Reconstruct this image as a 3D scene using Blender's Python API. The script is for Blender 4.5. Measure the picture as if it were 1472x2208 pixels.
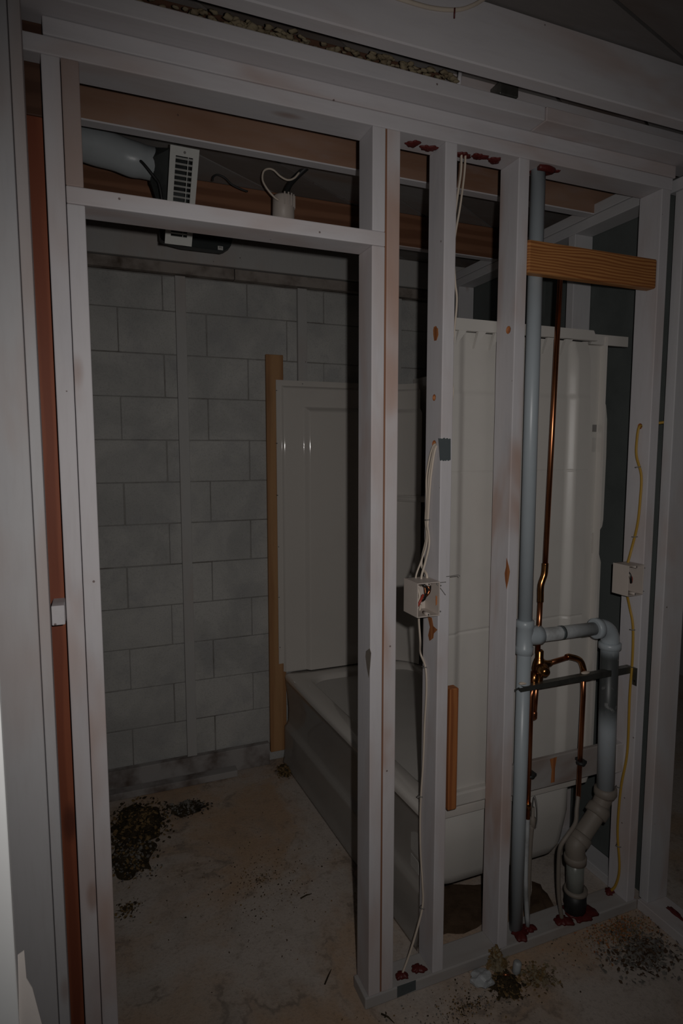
import bpy, bmesh, math, random
from mathutils import Vector, Matrix, noise as mnoise
random.seed(7)
S = bpy.context.scene
for o in list(bpy.data.objects):
    bpy.data.objects.remove(o)
COL = S.collection

# ------------------------------------------------------------------ camera
FPX = 1315.157
CAM = Vector((-0.001, -1.523, 1.6706)); YAW = .3827; PIT = .1007; ROLL = -.0003
fw = Vector((math.sin(YAW)*math.cos(PIT), math.cos(YAW)*math.cos(PIT), -math.sin(PIT)))
rt = Vector((math.cos(YAW), -math.sin(YAW), 0)); up = rt.cross(fw)
rt2 = rt*math.cos(ROLL)+up*math.sin(ROLL); up2 = -rt*math.sin(ROLL)+up*math.cos(ROLL)
cd = bpy.data.cameras.new('camera'); cam = bpy.data.objects.new('camera', cd); COL.objects.link(cam)
cd.sensor_fit = 'VERTICAL'; cd.sensor_height = 36; cd.lens = FPX/2208*36; cd.clip_start = .01
M = Matrix((rt2, up2, -fw)).transposed().to_4x4(); M.translation = CAM
cam.matrix_world = M
S.camera = cam

# ------------------------------------------------------------------ world, flash, exposure
w = bpy.data.worlds.new('world'); S.world = w; w.use_nodes = True
w.node_tree.nodes['Background'].inputs[0].default_value = (.55, .6, .7, 1)
w.node_tree.nodes['Background'].inputs[1].default_value = .0015
ld = bpy.data.lights.new('camera_flash', 'SPOT'); flash = bpy.data.objects.new('camera_flash', ld); COL.objects.link(flash)
ld.energy = 37; ld.spot_size = math.radians(115); ld.spot_blend = 1.0; ld.shadow_soft_size = .011
ld.color = (1.0, .965, .935)
flash.location = (.088, -1.5, 1.715)
flash.rotation_euler = (Vector((math.sin(YAW+.02), math.cos(YAW+.02), -.165))).to_track_quat('-Z', 'Y').to_euler()
S.view_settings.view_transform = 'Standard'; S.view_settings.look = 'None'
S.view_settings.exposure = 0.0; S.view_settings.gamma = 1.0; S.view_settings.use_curve_mapping = False

def at(x, y, ax, v):
    """world point where the sight line through (x, y) meets a real plane of the building"""
    d = fw + rt2*((x-736)/FPX) + up2*((1104-y)/FPX)
    i = 'XYZ'.index(ax); t = (v-CAM[i])/d[i]
    return CAM + d*t

# ------------------------------------------------------------------ materials
class NT:
    def __init__(s, name):
        m = bpy.data.materials.new(name); m.use_nodes = True
        s.m = m; s.t = m.node_tree; s.b = s.t.nodes['Principled BSDF']
    def n(s, typ, **kw):
        nd = s.t.nodes.new(typ)
        for k, v in kw.items(): setattr(nd, k, v)
        return nd
    def l(s, a, b): s.t.links.new(a, b)
    def coords(s, scale=(1, 1, 1), rnd=True):
        tc = s.n('ShaderNodeTexCoord'); mp = s.n('ShaderNodeMapping'); mp.inputs['Scale'].default_value = scale
        if rnd:
            oi = s.n('ShaderNodeObjectInfo'); mu = s.n('ShaderNodeMath', operation='MULTIPLY'); mu.inputs[1].default_value = 37.0
            s.l(oi.outputs['Random'], mu.inputs[0]); va = s.n('ShaderNodeVectorMath', operation='ADD')
            s.l(tc.outputs['Object'], va.inputs[0]); s.l(mu.outputs[0], va.inputs[1]); s.l(va.outputs[0], mp.inputs[0])
        else: s.l(tc.outputs['Object'], mp.inputs[0])
        return mp.outputs[0]
    def noise(s, vec, scale, detail=3, rough=.55, dist=0):
        nd = s.n('ShaderNodeTexNoise'); nd.inputs['Scale'].default_value = scale; nd.inputs['Detail'].default_value = detail
        nd.inputs['Roughness'].default_value = rough; nd.inputs['Distortion'].default_value = dist
        s.l(vec, nd.inputs['Vector']); return nd.outputs['Fac']
    def ramp(s, fac, a, b):
        nd = s.n('ShaderNodeMapRange'); nd.inputs[1].default_value = a; nd.inputs[2].default_value = b
        nd.interpolation_type = 'SMOOTHSTEP'; s.l(fac, nd.inputs[0]); return nd.outputs[0]
    def mul(s, a, k):
        nd = s.n('ShaderNodeMath', operation='MULTIPLY'); s.l(a, nd.inputs[0])
        if isinstance(k, (int, float)): nd.inputs[1].default_value = k
        else: s.l(k, nd.inputs[1])
        return nd.outputs[0]
    def mix(s, fac, a, b):
        nd = s.n('ShaderNodeMix', data_type='RGBA')
        if isinstance(fac, (int, float)): nd.inputs[0].default_value = fac
        else: s.l(fac, nd.inputs[0])
        for v, i in ((a, 6), (b, 7)):
            if isinstance(v, tuple): nd.inputs[i].default_value = (*v, 1)
            else: s.l(v, nd.inputs[i])
        return nd.outputs[2]
    def bump(s, h, strength, dist=.002):
        nd = s.n('ShaderNodeBump'); nd.inputs['Strength'].default_value = strength; nd.inputs['Distance'].default_value = dist
        s.l(h, nd.inputs['Height']); s.l(nd.outputs[0], s.b.inputs['Normal'])
    def out(s, col, rough=.6, metal=0, spec=.3):
        if isinstance(col, tuple): s.b.inputs['Base Color'].default_value = (*col, 1)
        else: s.l(col, s.b.inputs['Base Color'])
        if isinstance(rough, (int, float)): s.b.inputs['Roughness'].default_value = rough
        else: s.l(rough, s.b.inputs['Roughness'])
        s.b.inputs['Metallic'].default_value = metal; s.b.inputs['Specular IOR Level'].default_value = spec
        return s.m
AXS = {'x': (.12, 1, 1), 'y': (1, .12, 1), 'z': (1, 1, .12)}
AXL = {'x': (.35, 1, 1), 'y': (1, .35, 1), 'z': (1, 1, .35)}
def painted(axis, base=(.60, .575, .59), bleed=(.43, .26, .19), amt=.74, lo=.47, hi=.70):
    t = NT('painted_wood_'+axis+str(int(amt*100)))
    v = t.coords(AXS[axis]); vl = t.coords(AXL[axis])
    st = t.ramp(t.noise(vl, 4.2, 3, .6, .4), lo, hi)
    grain = t.noise(v, 90, 3)
    c = t.mix(t.mul(st, amt), base, bleed)
    c = t.mix(t.mul(t.ramp(grain, .42, .75), .09), c, (.33, .29, .28))
    c = t.mix(t.mul(t.ramp(t.noise(vl, 11, 4), .5, .8), .22), c, (.40, .42, .47))
    # small knots bleeding through the paint
    vo = t.n('ShaderNodeTexVoronoi'); vo.inputs['Scale'].default_value = 5.0; t.l(vl, vo.inputs['Vector'])
    kn = t.ramp(vo.outputs['Distance'], .10, .035)
    c = t.mix(t.mul(kn, .55), c, (.30, .17, .12))
    # nail heads
    vn = t.n('ShaderNodeTexVoronoi'); vn.inputs['Scale'].default_value = 13.0; t.l(t.coords((1, 1, 1)), vn.inputs['Vector'])
    c = t.mix(t.mul(t.ramp(vn.outputs['Distance'], .045, .03), .8), c, (.12, .07, .06))
    t.bump(grain, .22, .0010)
    return t.out(c, .62, 0, .25)
def bare(name, axis, c1, c2, dark=(.12, .06, .03), freq=26, knots=True, rough=.6, dist=4.0, bright=1):
    t = NT(name); v = t.coords({'x': (.10, 1, 1), 'y': (1, .10, 1), 'z': (1, 1, .10)}[axis])
    wv = t.n('ShaderNodeTexWave', wave_type='RINGS', rings_direction={'x': 'X', 'y': 'Y', 'z': 'Z'}[axis])
    wv.inputs['Scale'].default_value = freq; wv.inputs['Distortion'].default_value = dist; wv.inputs['Detail'].default_value = 2
    wv.inputs['Detail Scale'].default_value = 1.2; t.l(v, wv.inputs['Vector'])
    c = t.mix(t.ramp(wv.outputs['Fac'], .25, .95), c1, c2)
    c = t.mix(t.mul(t.ramp(t.noise(v, 30, 4), .45, .8), .35), c, dark)
    if knots:
        vo = t.n('ShaderNodeTexVoronoi'); vo.inputs['Scale'].default_value = 4.5; t.l(t.coords(AXL[axis]), vo.inputs['Vector'])
        c = t.mix(t.mul(t.ramp(vo.outputs['Distance'], .11, .04), .85), c, dark)
    t.bump(wv.outputs['Fac'], .2, .001)
    return t.out(c, rough, 0, .25)
def plain(name, col, rough=.5, metal=0, spec=.5, var=.12, vs=14, dark=None, bump=0, bs=60):
    t = NT(name); v = t.coords()
    d = dark or tuple(x*.6 for x in col)
    c = t.mix(t.mul(t.ramp(t.noise(v, vs, 4), .4, .8), min(1, var*3)), col, d)
    if bump: t.bump(t.noise(v, bs, 3), bump, .002)
    return t.out(c, rough, metal, spec)
PW = {a: painted(a) for a in 'xyz'}
PWC = {a: painted(a, amt=.42) for a in 'xyz'}                    # better covered lumber
PWS = {a: painted(a, base=(.55, .54, .55), amt=.35) for a in 'xyz'}
BROWN = {a: bare('bare_brown_wood_'+a, a, (.175, .078, .042), (.25, .118, .066), (.085, .038, .026), 9) for a in 'xyz'}
REDBR = bare('dark_red_brown_wood', 'z', (.20, .058, .030), (.26, .080, .040), (.10, .030, .018), 14)
def tan_block():
    t = NT('tan_pine_across'); v = t.coords((.22, .6, 1), False)
    wv = t.n('ShaderNodeTexWave', wave_type='BANDS', bands_direction='Z'); wv.inputs['Scale'].default_value = 34; wv.inputs['Distortion'].default_value = 9
    wv.inputs['Detail'].default_value = 1.5; wv.inputs['Detail Scale'].default_value = .55; t.l(v, wv.inputs['Vector'])
    c = t.mix(t.ramp(wv.outputs['Fac'], .2, .95), (.52, .235, .080), (.30, .105, .032))
    c = t.mix(t.mul(t.ramp(t.noise(t.coords((.1, 1, 1), False), 60, 3), .4, .75), .35), c, (.24, .085, .03))
    t.bump(wv.outputs['Fac'], .15, .001)
    return t.out(c, .5, 0, .3)
TANX = tan_block()
TANZ = bare('tan_pine_upright', 'z', (.44, .245, .115), (.37, .19, .085), (.12, .055, .03), 6, True, .6, 6)
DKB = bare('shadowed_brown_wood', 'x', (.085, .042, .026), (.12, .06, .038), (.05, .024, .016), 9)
ORNG = bare('raw_orange_wood', 'z', (.42, .16, .055), (.30, .10, .035), (.14, .05, .02), 18)
def block_mat():
    t = NT('painted_block'); v = t.coords((1, 1, 1))
    tc = t.n('ShaderNodeTexCoord'); geo = t.n('ShaderNodeNewGeometry')
    big = t.noise(geo.outputs['Position'], 2.6, 4, .6, .5)
    c = t.mix(t.ramp(big, .36, .66), (.40, .395, .38), (.52, .51, .485))
    c = t.mix(t.mul(t.ramp(t.noise(geo.outputs['Position'], 7, 4), .5, .72), .35), c, (.31, .31, .325))
    f = t.noise(v, 130, 3, .7)
    c = t.mix(t.mul(t.ramp(f, .45, .8), .35), c, (.19, .19, .19))
    t.bump(f, .6, .003)
    return t.out(c, .8, 0, .2)
BLOCK = block_mat()
MORTAR = plain('mortar', (.30, .29, .275), .9, 0, .1, .3, 9, (.12, .10, .085), .5, 80)
def floor_mat():
    t = NT('stained_concrete'); v = t.coords((1, 1, 1), False)
    a = t.noise(v, 1.9, 6, .60, .35); b = t.noise(v, 6.5, 6, .68, .2); f = t.noise(v, 90, 5, .75)
    c = t.mix(t.ramp(a, .42, .62), (.51, .445, .395), (.47, .325, .22))
    c = t.mix(t.mul(t.ramp(b, .46, .72), .45), c, (.29, .235, .19))
    g = t.noise(v, 1.1, 5, .6, .3)
    c = t.mix(t.mul(t.ramp(g, .52, .68), .40), c, (.50, .47, .435))
    # dirt rims where puddles dried
    rim = t.n('ShaderNodeMath', operation='ABSOLUTE'); sb = t.n('ShaderNodeMath', operation='SUBTRACT'); sb.inputs[1].default_value = .53
    t.l(a, sb.inputs[0]); t.l(sb.outputs[0], rim.inputs[0])
    c = t.mix(t.mul(t.mul(t.ramp(rim.outputs[0], .020, .0), t.ramp(b, .44, .62)), .55), c, (.16, .135, .115))
    c = t.mix(t.mul(t.ramp(t.noise(v, 19, 6, .7), .54, .74), .55), c, (.20, .155, .12))
    c = t.mix(t.mul(t.ramp(f, .48, .72), .45), c, (.19, .155, .13))
    t.bump(f, .5, .004)
    return t.out(c, .85, 0, .2)
FLOOR = floor_mat()
FIBER = plain('fibreglass_gelcoat', (.63, .59, .545), .055, 0, .5, .02, 5)
FIBERB = plain('fibreglass_back', (.55, .525, .49), .38, 0, .4, .05, 6, None, .12, 40)
PVC = plain('pvc', (.40, .445, .475), .36, 0, .5, .10, 8, (.29, .315, .335))
PVCD = plain('dirty_pvc', (.46, .48, .49), .5, 0, .4, .30, 11, (.13, .12, .11))
PVCG = plain('grimy_pvc_fitting', (.225, .195, .165), .55, 0, .4, .2, 16, (.22, .18, .15))
CLEARP = plain('grey_abs_pipe', (.22, .23, .21), .30, 0, .5, .2, 20, (.12, .12, .11))
COPPER = plain('copper', (.62, .24, .11), .30, 1, .5, .16, 18, (.34, .11, .05))
BRASS = plain('solder_stained_copper', (.55, .25, .09), .24, 1, .5, .3, 30, (.22, .09, .03))
STEEL = plain('galvanised_steel', (.21, .21, .19), .42, .85, .5, .25, 22, (.10, .10, .09))
BLACK = plain('black_rubber', (.022, .022, .022), .5, 0, .4)
BLKPL = plain('black_plastic', (.030, .036, .036), .4, 0, .4)
CREAM = plain('cream_plastic', (.56, .49, .44), .45, 0, .4, .05)
CABLE = plain('white_cable_jacket', (.62, .53, .44), .45, 0, .4, .08)
YELLOW = plain('yellow_cable_jacket', (.46, .275, .045), .45, 0, .4, .06)
RED = plain('red_firestop_sealant', (.105, .014, .012), .5, 0, .4, .1, 40)
WIRE_B = plain('black_wire', (.012, .012, .012), .35)
WIRE_R = plain('red_wire', (.38, .05, .03), .4)
TAPE = plain('dark_grey_tape', (.085, .10, .105), .45, 0, .4, .12, 30)
WHITEP = plain('white_enamel', (.60, .60, .57), .4, 0, .4, .06)
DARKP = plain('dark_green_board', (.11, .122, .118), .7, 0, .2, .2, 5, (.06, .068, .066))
SHEETM = plain('dull_sheet_metal', (.20, .215, .21), .5, .5, .5, .25, 12, (.09, .09, .09))
PLASTIC = plain('duct_plastic_film', (.40, .43, .445), .30, 0, .4, .1, 9, None, .35, 22)
INSUL = plain('old_insulation', (.25, .205, .135), .95, 0, .05, .3, 25, (.14, .10, .06), .6, 60)
LEAFD = plain('dark_debris', (.055, .040, .022), .9, 0, .1, .3, 20, (.02, .015, .01))
LEAFB = plain('tan_debris', (.20, .13, .06), .9, 0, .1, .3, 20, (.12, .075, .03))
GREYD = plain('grey_debris', (.20, .185, .165), .9, 0, .1, .3, 20, (.12, .10, .09))
DIRT = plain('brown_earth', (.10, .065, .042), .95, 0, .05, .3, 18, (.04, .025, .015), .8, 50)
DRYW = plain('drywall_paper', (.92, .93, .93), .7, 0, .2, .04)
TORN = plain('torn_paper', (.74, .68, .64), .8, 0, .1, .06)
INK = plain('faded_ink', (.20, .19, .18), .6)
LABELM = plain('pale_sticker', (.50, .48, .45), .5)

# ------------------------------------------------------------------ mesh helpers
def new(): return bmesh.new()
def box(bm, x0, x1, y0, y1, z0, z1, bev=0, seg=1):
    r = bmesh.ops.create_cube(bm, size=1)
    for v in r['verts']:
        v.co = Vector((x0+(v.co.x+.5)*(x1-x0), y0+(v.co.y+.5)*(y1-y0), z0+(v.co.z+.5)*(z1-z0)))
    if bev:
        es = list({e for v in r['verts'] for e in v.link_edges})
        bmesh.ops.bevel(bm, geom=es, offset=bev, segments=seg, affect='EDGES', profile=.5)
    return bm
def smooth_pts(pts, sub=6):
    P = [Vector(p) for p in pts]; out = []
    Q = [P[0]*2-P[1]]+P+[P[-1]*2-P[-2]]
    for i in range(1, len(Q)-2):
        a, b, c, d = Q[i-1:i+3]
        for k in range(sub):
            t = k/sub
            out.append(.5*((2*b)+(c-a)*t+(2*a-5*b+4*c-d)*t*t+(3*b-a-3*c+d)*t**3))
    out.append(P[-1]); return out
def tube(bm, pts, r, seg=12, sub=0, flat=None, cap=True):
    P = smooth_pts(pts, sub) if sub else [Vector(p) for p in pts]
    R = r if isinstance(r, (list, tuple)) else [r]*len(P)
    n = len(P); rings = []; ref = None
    for i in range(n):
        t = (P[min(i+1, n-1)]-P[max(i-1, 0)]).normalized()
        if ref is None:
            ref = Vector((0, 1, 0)) if abs(t.y) < .9 else Vector((1, 0, 0))
        u = (ref-t*ref.dot(t)).normalized(); v = t.cross(u); ref = u
        ring = []
        for k in range(seg):
            a = 2*math.pi*k/seg
            fu, fv = (1, 1) if flat is None else flat
            ring.append(bm.verts.new(P[i]+(u*math.cos(a)*fu+v*math.sin(a)*fv)*R[i]))
        rings.append(ring)
    for a, b in zip(rings, rings[1:]):
        for k in range(seg):
            f = bm.faces.new((a[k], a[(k+1) % seg], b[(k+1) % seg], b[k])); f.smooth = True
    if cap:
        bm.faces.new(rings[0][::-1]); bm.faces.new(rings[-1])
    return bm
def lathe(bm, prof, o, axis, seg=24):
    """prof: list of (radius, distance along axis)"""
    a = Vector(axis).normalized(); ref = Vector((0, 1, 0)) if abs(a.y) < .9 else Vector((1, 0, 0))
    u = (ref-a*ref.dot(a)).normalized(); v = a.cross(u); o = Vector(o); rings = []
    for r, d in prof:
        rings.append([bm.verts.new(o+a*d+(u*math.cos(2*math.pi*k/seg)+v*math.sin(2*math.pi*k/seg))*max(r, 1e-5)) for k in range(seg)])
    for p, q in zip(rings, rings[1:]):
        for k in range(seg):
            f = bm.faces.new((p[k], p[(k+1) % seg], q[(k+1) % seg], q[k])); f.smooth = True
    bm.faces.new(rings[0][::-1]); bm.faces.new(rings[-1])
    bmesh.ops.recalc_face_normals(bm, faces=bm.faces)
    return bm
def prism(bm, pts, d):
    """polygon (list of Vectors) extruded by vector d"""
    a = [bm.verts.new(Vector(p)) for p in pts]; b = [bm.verts.new(Vector(p)+Vector(d)) for p in pts]
    n = len(a); bm.faces.new(a[::-1]); bm.faces.new(b)
    for k in range(n): bm.faces.new((a[k], a[(k+1) % n], b[(k+1) % n], b[k]))
    bmesh.ops.recalc_face_normals(bm, faces=bm.faces)
    return bm
def loft(bm, loops, cap0=False, cap1=False, smooth=True):
    R = [[bm.verts.new(Vector(p)) for p in lp] for lp in loops]
    n = len(R[0])
    for a, b in zip(R, R[1:]):
        for k in range(n):
            f = bm.faces.new((a[k], a[(k+1) % n], b[(k+1) % n], b[k])); f.smooth = smooth
    if cap0: bm.faces.new(R[0][::-1])
    if cap1: bm.faces.new(R[-1])
    return bm
def rrect(x0, x1, y0, y1, r, z, n=6):
    P = []
    for cx, cy, a0 in ((x1-r, y1-r, 0), (x0+r, y1-r, 90), (x0+r, y0+r, 180), (x1-r, y0+r, 270)):
        for k in range(n+1):
            a = math.radians(a0+90*k/n); P.append((cx+r*math.cos(a), cy+r*math.sin(a), z))
    return P
def obj(name, bm, mat, parent=None, label=None, cat=None, group=None, kind=None):
    me = bpy.data.meshes.new(name)
    mats = mat if isinstance(mat, (list, tuple)) else [mat]
    bm.to_mesh(me); bm.free()
    for m in mats: me.materials.append(m)
    o = bpy.data.objects.new(name, me); COL.objects.link(o)
    if parent is None:
        xs = [v.co for v in me.vertices]
        c = Vector(((min(v.x for v in xs)+max(v.x for v in xs))/2, (min(v.y for v in xs)+max(v.y for v in xs))/2, min(v.z for v in xs)))
        me.transform(Matrix.Translation(-c)); o.location = c
    else:
        p = parent; off = Vector()
        while p is not None: off += p.location; p = p.parent
        me.transform(Matrix.Translation(-off)); o.parent = parent
    tag(o, label, cat, group, kind)
    return o
def tag(o, label=None, cat=None, group=None, kind=None):
    for k, v in (('label', label), ('category', cat), ('group', group), ('kind', kind)):
        if v: o[k] = v
def thing(name, loc, label, cat, group=None, kind=None):
    o = bpy.data.objects.new(name, None); COL.objects.link(o); o.location = loc; o.empty_display_size = .05
    tag(o, label, cat, group, kind); return o
def cut(o, cutters, mat):
    """drill real holes; the cut faces take the raw wood material"""
    o.data.materials.append(mat)
    off = Vector(); p = o
    while p is not None: off += p.location; p = p.parent
    for c, ax, r, L in cutters:
        bm = new(); lathe(bm, [(r, -L), (r, L)], c, ax, 18)
        me = bpy.data.meshes.new('cutter'); bm.to_mesh(me); bm.free(); me.materials.append(mat)
        co = bpy.data.objects.new('cutter', me); COL.objects.link(co)
        md = o.modifiers.new('b', 'BOOLEAN'); md.object = co; md.operation = 'DIFFERENCE'; md.solver = 'EXACT'; md.material_mode = 'TRANSFER'
        bpy.context.view_layer.update()
        ev = o.evaluated_get(bpy.context.evaluated_depsgraph_get())
        nm = bpy.data.meshes.new_from_object(ev); o.modifiers.clear(); o.data = nm
        bpy.data.objects.remove(co)
def lumber(name, x0, x1, y0, y1, z0, z1, mat, parent=None, bev=.0025, **kw):
    bm = new(); box(bm, x0, x1, y0, y1, z0, z1, bev, 2); return obj(name, bm, mat, parent, **kw)

T = .038; D = .089
W = .6995; X2 = .9189; X3 = 1.1637; X4 = 1.7253; ZS = 2.5101; ZH = 2.2107; YB = 1.5463; ZJ = 2.55; ZF = 2.69

# ------------------------------------------------------------------ floor
bm = new(); box(bm, -2.0, 4.2, -2.6, 1.75, -.10, 0)
fl = obj('floor', bm, FLOOR, None, 'grey brown stained concrete floor slab', 'floor', None, 'structure')

# ------------------------------------------------------------------ back wall of painted blocks
bm = new(); box(bm, -1.2, 2.6, YB+.0055, YB+.16, 0, 2.495)
wb = obj('wall_back', bm, MORTAR, None, 'grey painted concrete block wall behind the bathtub', 'wall', None, 'structure')
def block_mesh(wd, ht, nm):
    bm = new(); box(bm, -wd/2, wd/2, 0, .08, 0, ht, .004, 2)
    me = bpy.data.meshes.new(nm); bm.to_mesh(me); bm.free(); me.materials.append(BLOCK); return me
full = block_mesh(.4064-.003, .2032-.003, 'block'); topm = block_mesh(.4064-.003, 2.493-2.331-.003, 'block'); lowm = block_mesh(.4064-.003, .0958-.004, 'block')
bo = .3243; bz = .5022
for k in range(-3, 10):
    z = bz+.2032*k
    if z < -.05: z = 0
    if k == -3: continue
    me = full if k < 9 else topm
    off = 0 if (k % 2) else .5
    for i in range(-3, 5):
        x = bo+.4064*(i+off)+.2032
        if x < -.35 or x > 2.1: continue
        o = bpy.data.objects.new('block', me); COL.objects.link(o); o.parent = wb
        o.location = Vector((x+random.uniform(-.0015, .0015), YB+random.uniform(-.0015, .003), z+random.uniform(0, .0012)))-wb.location
        o.rotation_euler = (random.uniform(-.004, .004), random.uniform(-.002, .002), random.uniform(-.006, .006))
for i in range(-2, 5):
    o = bpy.data.objects.new('block', lowm); COL.objects.link(o); o.parent = wb
    o.location = Vector((bo+.4064*i+.2032, YB+random.uniform(-.001, .002), 0))-wb.location
SILL = plain('dirty_sill', (.33, .29, .26), .85, 0, .1, .5, 9, (.07, .045, .03), .4, 30)
lumber('sill_plate', -1.0, .66, YB-.035, YB+.1, 2.497, 2.546, SILL, wb)
lumber('sill_plate', .664, 2.3, YB-.035, YB+.1, 2.497, 2.546, SILL, wb)
BASEM = plain('dirty_base_board', (.36, .34, .33), .85, 0, .1, .5, 7, (.09, .06, .045), .4, 30)
lumber('base_board', -.6, .805, YB-.042, YB-.004, .0, .118, BASEM, wb, .004)
lumber('base_ledger', -.6, .62, YB-.10, YB-.043, .0, .034, BASEM, wb, .004)
PWG = painted('z', base=(.46, .45, .435), amt=.2)
lumber('furring_strip', .380, .428, YB-.026, YB-.004, .062, 2.49, PWG, wb, .0015)
lumber('furring_strip', .985, 1.034, YB-.026, YB-.004, .6, 2.49, PWG, wb, .0015)
lumber('furring_strip', 1.53, 1.578, YB-.026, YB-.004, .6, 2.49, PWG, wb, .0015)

# ------------------------------------------------------------------ front stud wall
wf = thing('wall_front', (.8, .045, 0), 'white painted open stud wall with a door opening and plumbing bays', 'wall', None, 'structure')
st = {}
lumber('bottom_plate', -.30, .0, 0, D, 0, T, PWC['x'], wf)
bp_ = lumber('bottom_plate', W-.012, X4+.05, -.002, D, 0, T, painted('x', base=(.40, .38, .365), bleed=(.26, .18, .14), amt=.7), wf, .004)
lumber('king_stud', -2*T, -T-.0008, 0, D, T, ZS, PWC['z'], wf)
PWX = painted('z', base=(.60, .56, .565), bleed=(.44, .25, .17), amt=.75, lo=.50, hi=.70)
lumber('jack_stud', -T+.0006, 0, 0, D, T, ZH, PW['z'], wf)
lumber('cripple_stud', -T+.0006, -.001, 0, D, ZH+T, ZS, painted('z', base=(.40, .31, .28), bleed=(.30, .19, .15), amt=.7, lo=.40, hi=.66), wf)
lumber('door_header', -T+.0006, W+T, -.001, D, ZH+.0005, ZH+T-.0005, PWC['x'], wf)
lumber('cripple_stud', W+.0005, W+T, 0, D, ZH+T, ZS, PWC['z'], wf)
jk = lumber('jack_stud', W, W+T, 0, D, T, ZH, PWC['z'], wf)
lumber('shim', W+T, W+T+.0055, .004, D-.004, T, ZS, BROWN['z'], wf, 0)
lumber('king_stud', W+T+.0055, W+T+.0435, 0, D, T, ZS, PWX, wf)
s2 = lumber('stud', X2, X2+T, 0, D, T, ZS, PWC['z'], wf)
s3 = lumber('stud', X3, X3+T, 0, D, T, ZS, PW['z'], wf)
s4 = lumber('stud', X4, X4+T, 0, D, T, ZS, PWC['z'], wf)
for z in (2.014, 1.823): cut(s2, [((X2, .042, z), (1, 0, 0), .0115 if z > 1.9 else .0095, .06)], ORNG)
cut(s2, [((X2, .038, 1.688), (1, 0, 0), .012, .06)], ORNG)
cut(s3, [((X3, .030, 2.03), (1, 0, 0), .0115, .06)], ORNG)
cut(s4, [((X4, .043, 1.752), (1, 0, 0), .010, .06)], ORNG)
tp_ = lumber('top_plate', -.16, X4+.045, 0, D, ZS, ZS+T-.0006, PWC['x'], wf)
lumber('top_plate', -.070, X4+.055, -.001, D, ZS+T+.0006, ZS+2*T, PW['x'], wf)
lumber('cap_plate', -.30, 1.20, -.062, .055, ZS+2*T+.0006, ZS+3*T, PWC['x'], wf)
lumber('cap_plate', 1.203, X4+.20, -.064, .055, ZS+2*T+.0006, ZS+3*T, PWC['x'], wf)
# drips, gouges and tape that sit on single members
def blob(pts_c, nrm, rad, parent, mat=RED, h=.006, name='firestop_sealant', seed=0, stretch=(1, 1)):
    rn = random.Random(seed); bm = new(); c = Vector(pts_c); n = Vector(nrm)
    u = Vector((1, 0, 0)) if abs(n.x) < .5 else Vector((0, 1, 0)); v = n.cross(u)
    N = 36; ph = [rn.uniform(0, 6.28) for _ in range(4)]; rr = [rad*(1+.16*math.sin(4*math.pi*k/N+ph[0])+.13*math.sin(6*math.pi*k/N+ph[1])+.10*math.sin(14*math.pi*k/N+ph[2])+.06*math.sin(22*math.pi*k/N+ph[3])) for k in range(N)]
    rings = []
    for f, hh in ((1, 0), (.9, .55), (.55, .95), (.2, 1.1)):
        rings.append([c+(u*math.cos(2*math.pi*k/N)*stretch[0]+v*math.sin(2*math.pi*k/N)*stretch[1])*rr[k]*f+n*h*hh*rn.uniform(.8, 1.2) for k in range(N)])
    loft(bm, rings, True, True); bmesh.ops.recalc_face_normals(bm, faces=bm.faces)
    return obj(name, bm, mat, parent, 'red firestop sealant blob' if mat is RED else None)
for i, (x, y, r, sx) in enumerate([(.842, .046, .017, 1.25), (.895, .051, .018, 1.3), (.998, .046, .013, 1.2), (1.012, .052, .015, 1.3), (1.056, .040, .018, 1.3), (1.108, .043, .017, 1.35)]):
    blob((x, y, ZS-.0003), (0, 0, -1), r, tp_, seed=i, h=.005, stretch=(sx, 1))
bm = new()
tube(bm, [(1.25, .022, ZS-.004), (1.278, .016, ZS-.006), (1.305, .024, ZS-.005)], .010, 8, 4); obj('firestop_sealant', bm, RED, tp_, 'red firestop sealant blob')
blob((1.325, .03, ZS-.0003), (0, 0, -1), .009, tp_, seed=31, h=.004)
blob((1.283, .045, ZS-.0003), (0, 0, -1), .032, tp_, seed=32, h=.010)
for i, (x, y, r, sx) in enumerate([(.826, .030, .018, 1), (.887, .032, .018, 1.25), (1.278, .032, .032, 1.05), (1.318, .035, .020, 1.2), (1.452, .018, .026, 1.2), (1.535, .026, .046, 1.15), (1.722-.01, .066, .018, 1.1)]):
    blob((x, y, T-.0003), (0, 0, 1), r, bp_, seed=60+i, h=.010, stretch=(sx, 1))
def flatpoly(px, ax, v, th, nrm, name, mat, parent, label=None):
    pts = [at(x, y, ax, v) for x, y in px]; bm = new()
    prism(bm, pts, Vector(nrm)*th); return obj(name, bm, mat, parent, label)
rag = random.Random(3)
top = [(945+i*26/12, 945.5+rag.uniform(-1.6, 1.6)) for i in range(13)]; bot = [(948+i*23/12, 993+rag.uniform(-1.6, 1.6)) for i in range(13)]
flatpoly(top+bot[::-1], 'Y', -.0002, .0008, (0, -1, 0), 'tape_patch', TAPE, s2, 'torn dark grey tape patch')
flatpoly([(856, 2127), (896, 2113), (896, 2134), (856, 2151)], 'Y', -.0024, .0008, (0, -1, 0), 'tape_patch', TAPE, bp_, 'dark grey tape on the plate edge')
flatpoly([(1092, 1203), (1097, 1222), (1099, 1233), (1096, 1252), (1092, 1270), (1089, 1250), (1088, 1236), (1091, 1222)], 'X', X3-.0002, .0008, (-1, 0, 0), 'gouge', ORNG, s3, 'orange splintered gouge')
flatpoly([(922, 1330), (931, 1332), (934, 1350), (943, 1358), (935, 1366), (934, 1376), (926, 1382), (923, 1370), (927, 1352)], 'X', X2-.0002, .0008, (-1, 0, 0), 'gouge', ORNG, s2, 'orange splintered gouge')
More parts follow.
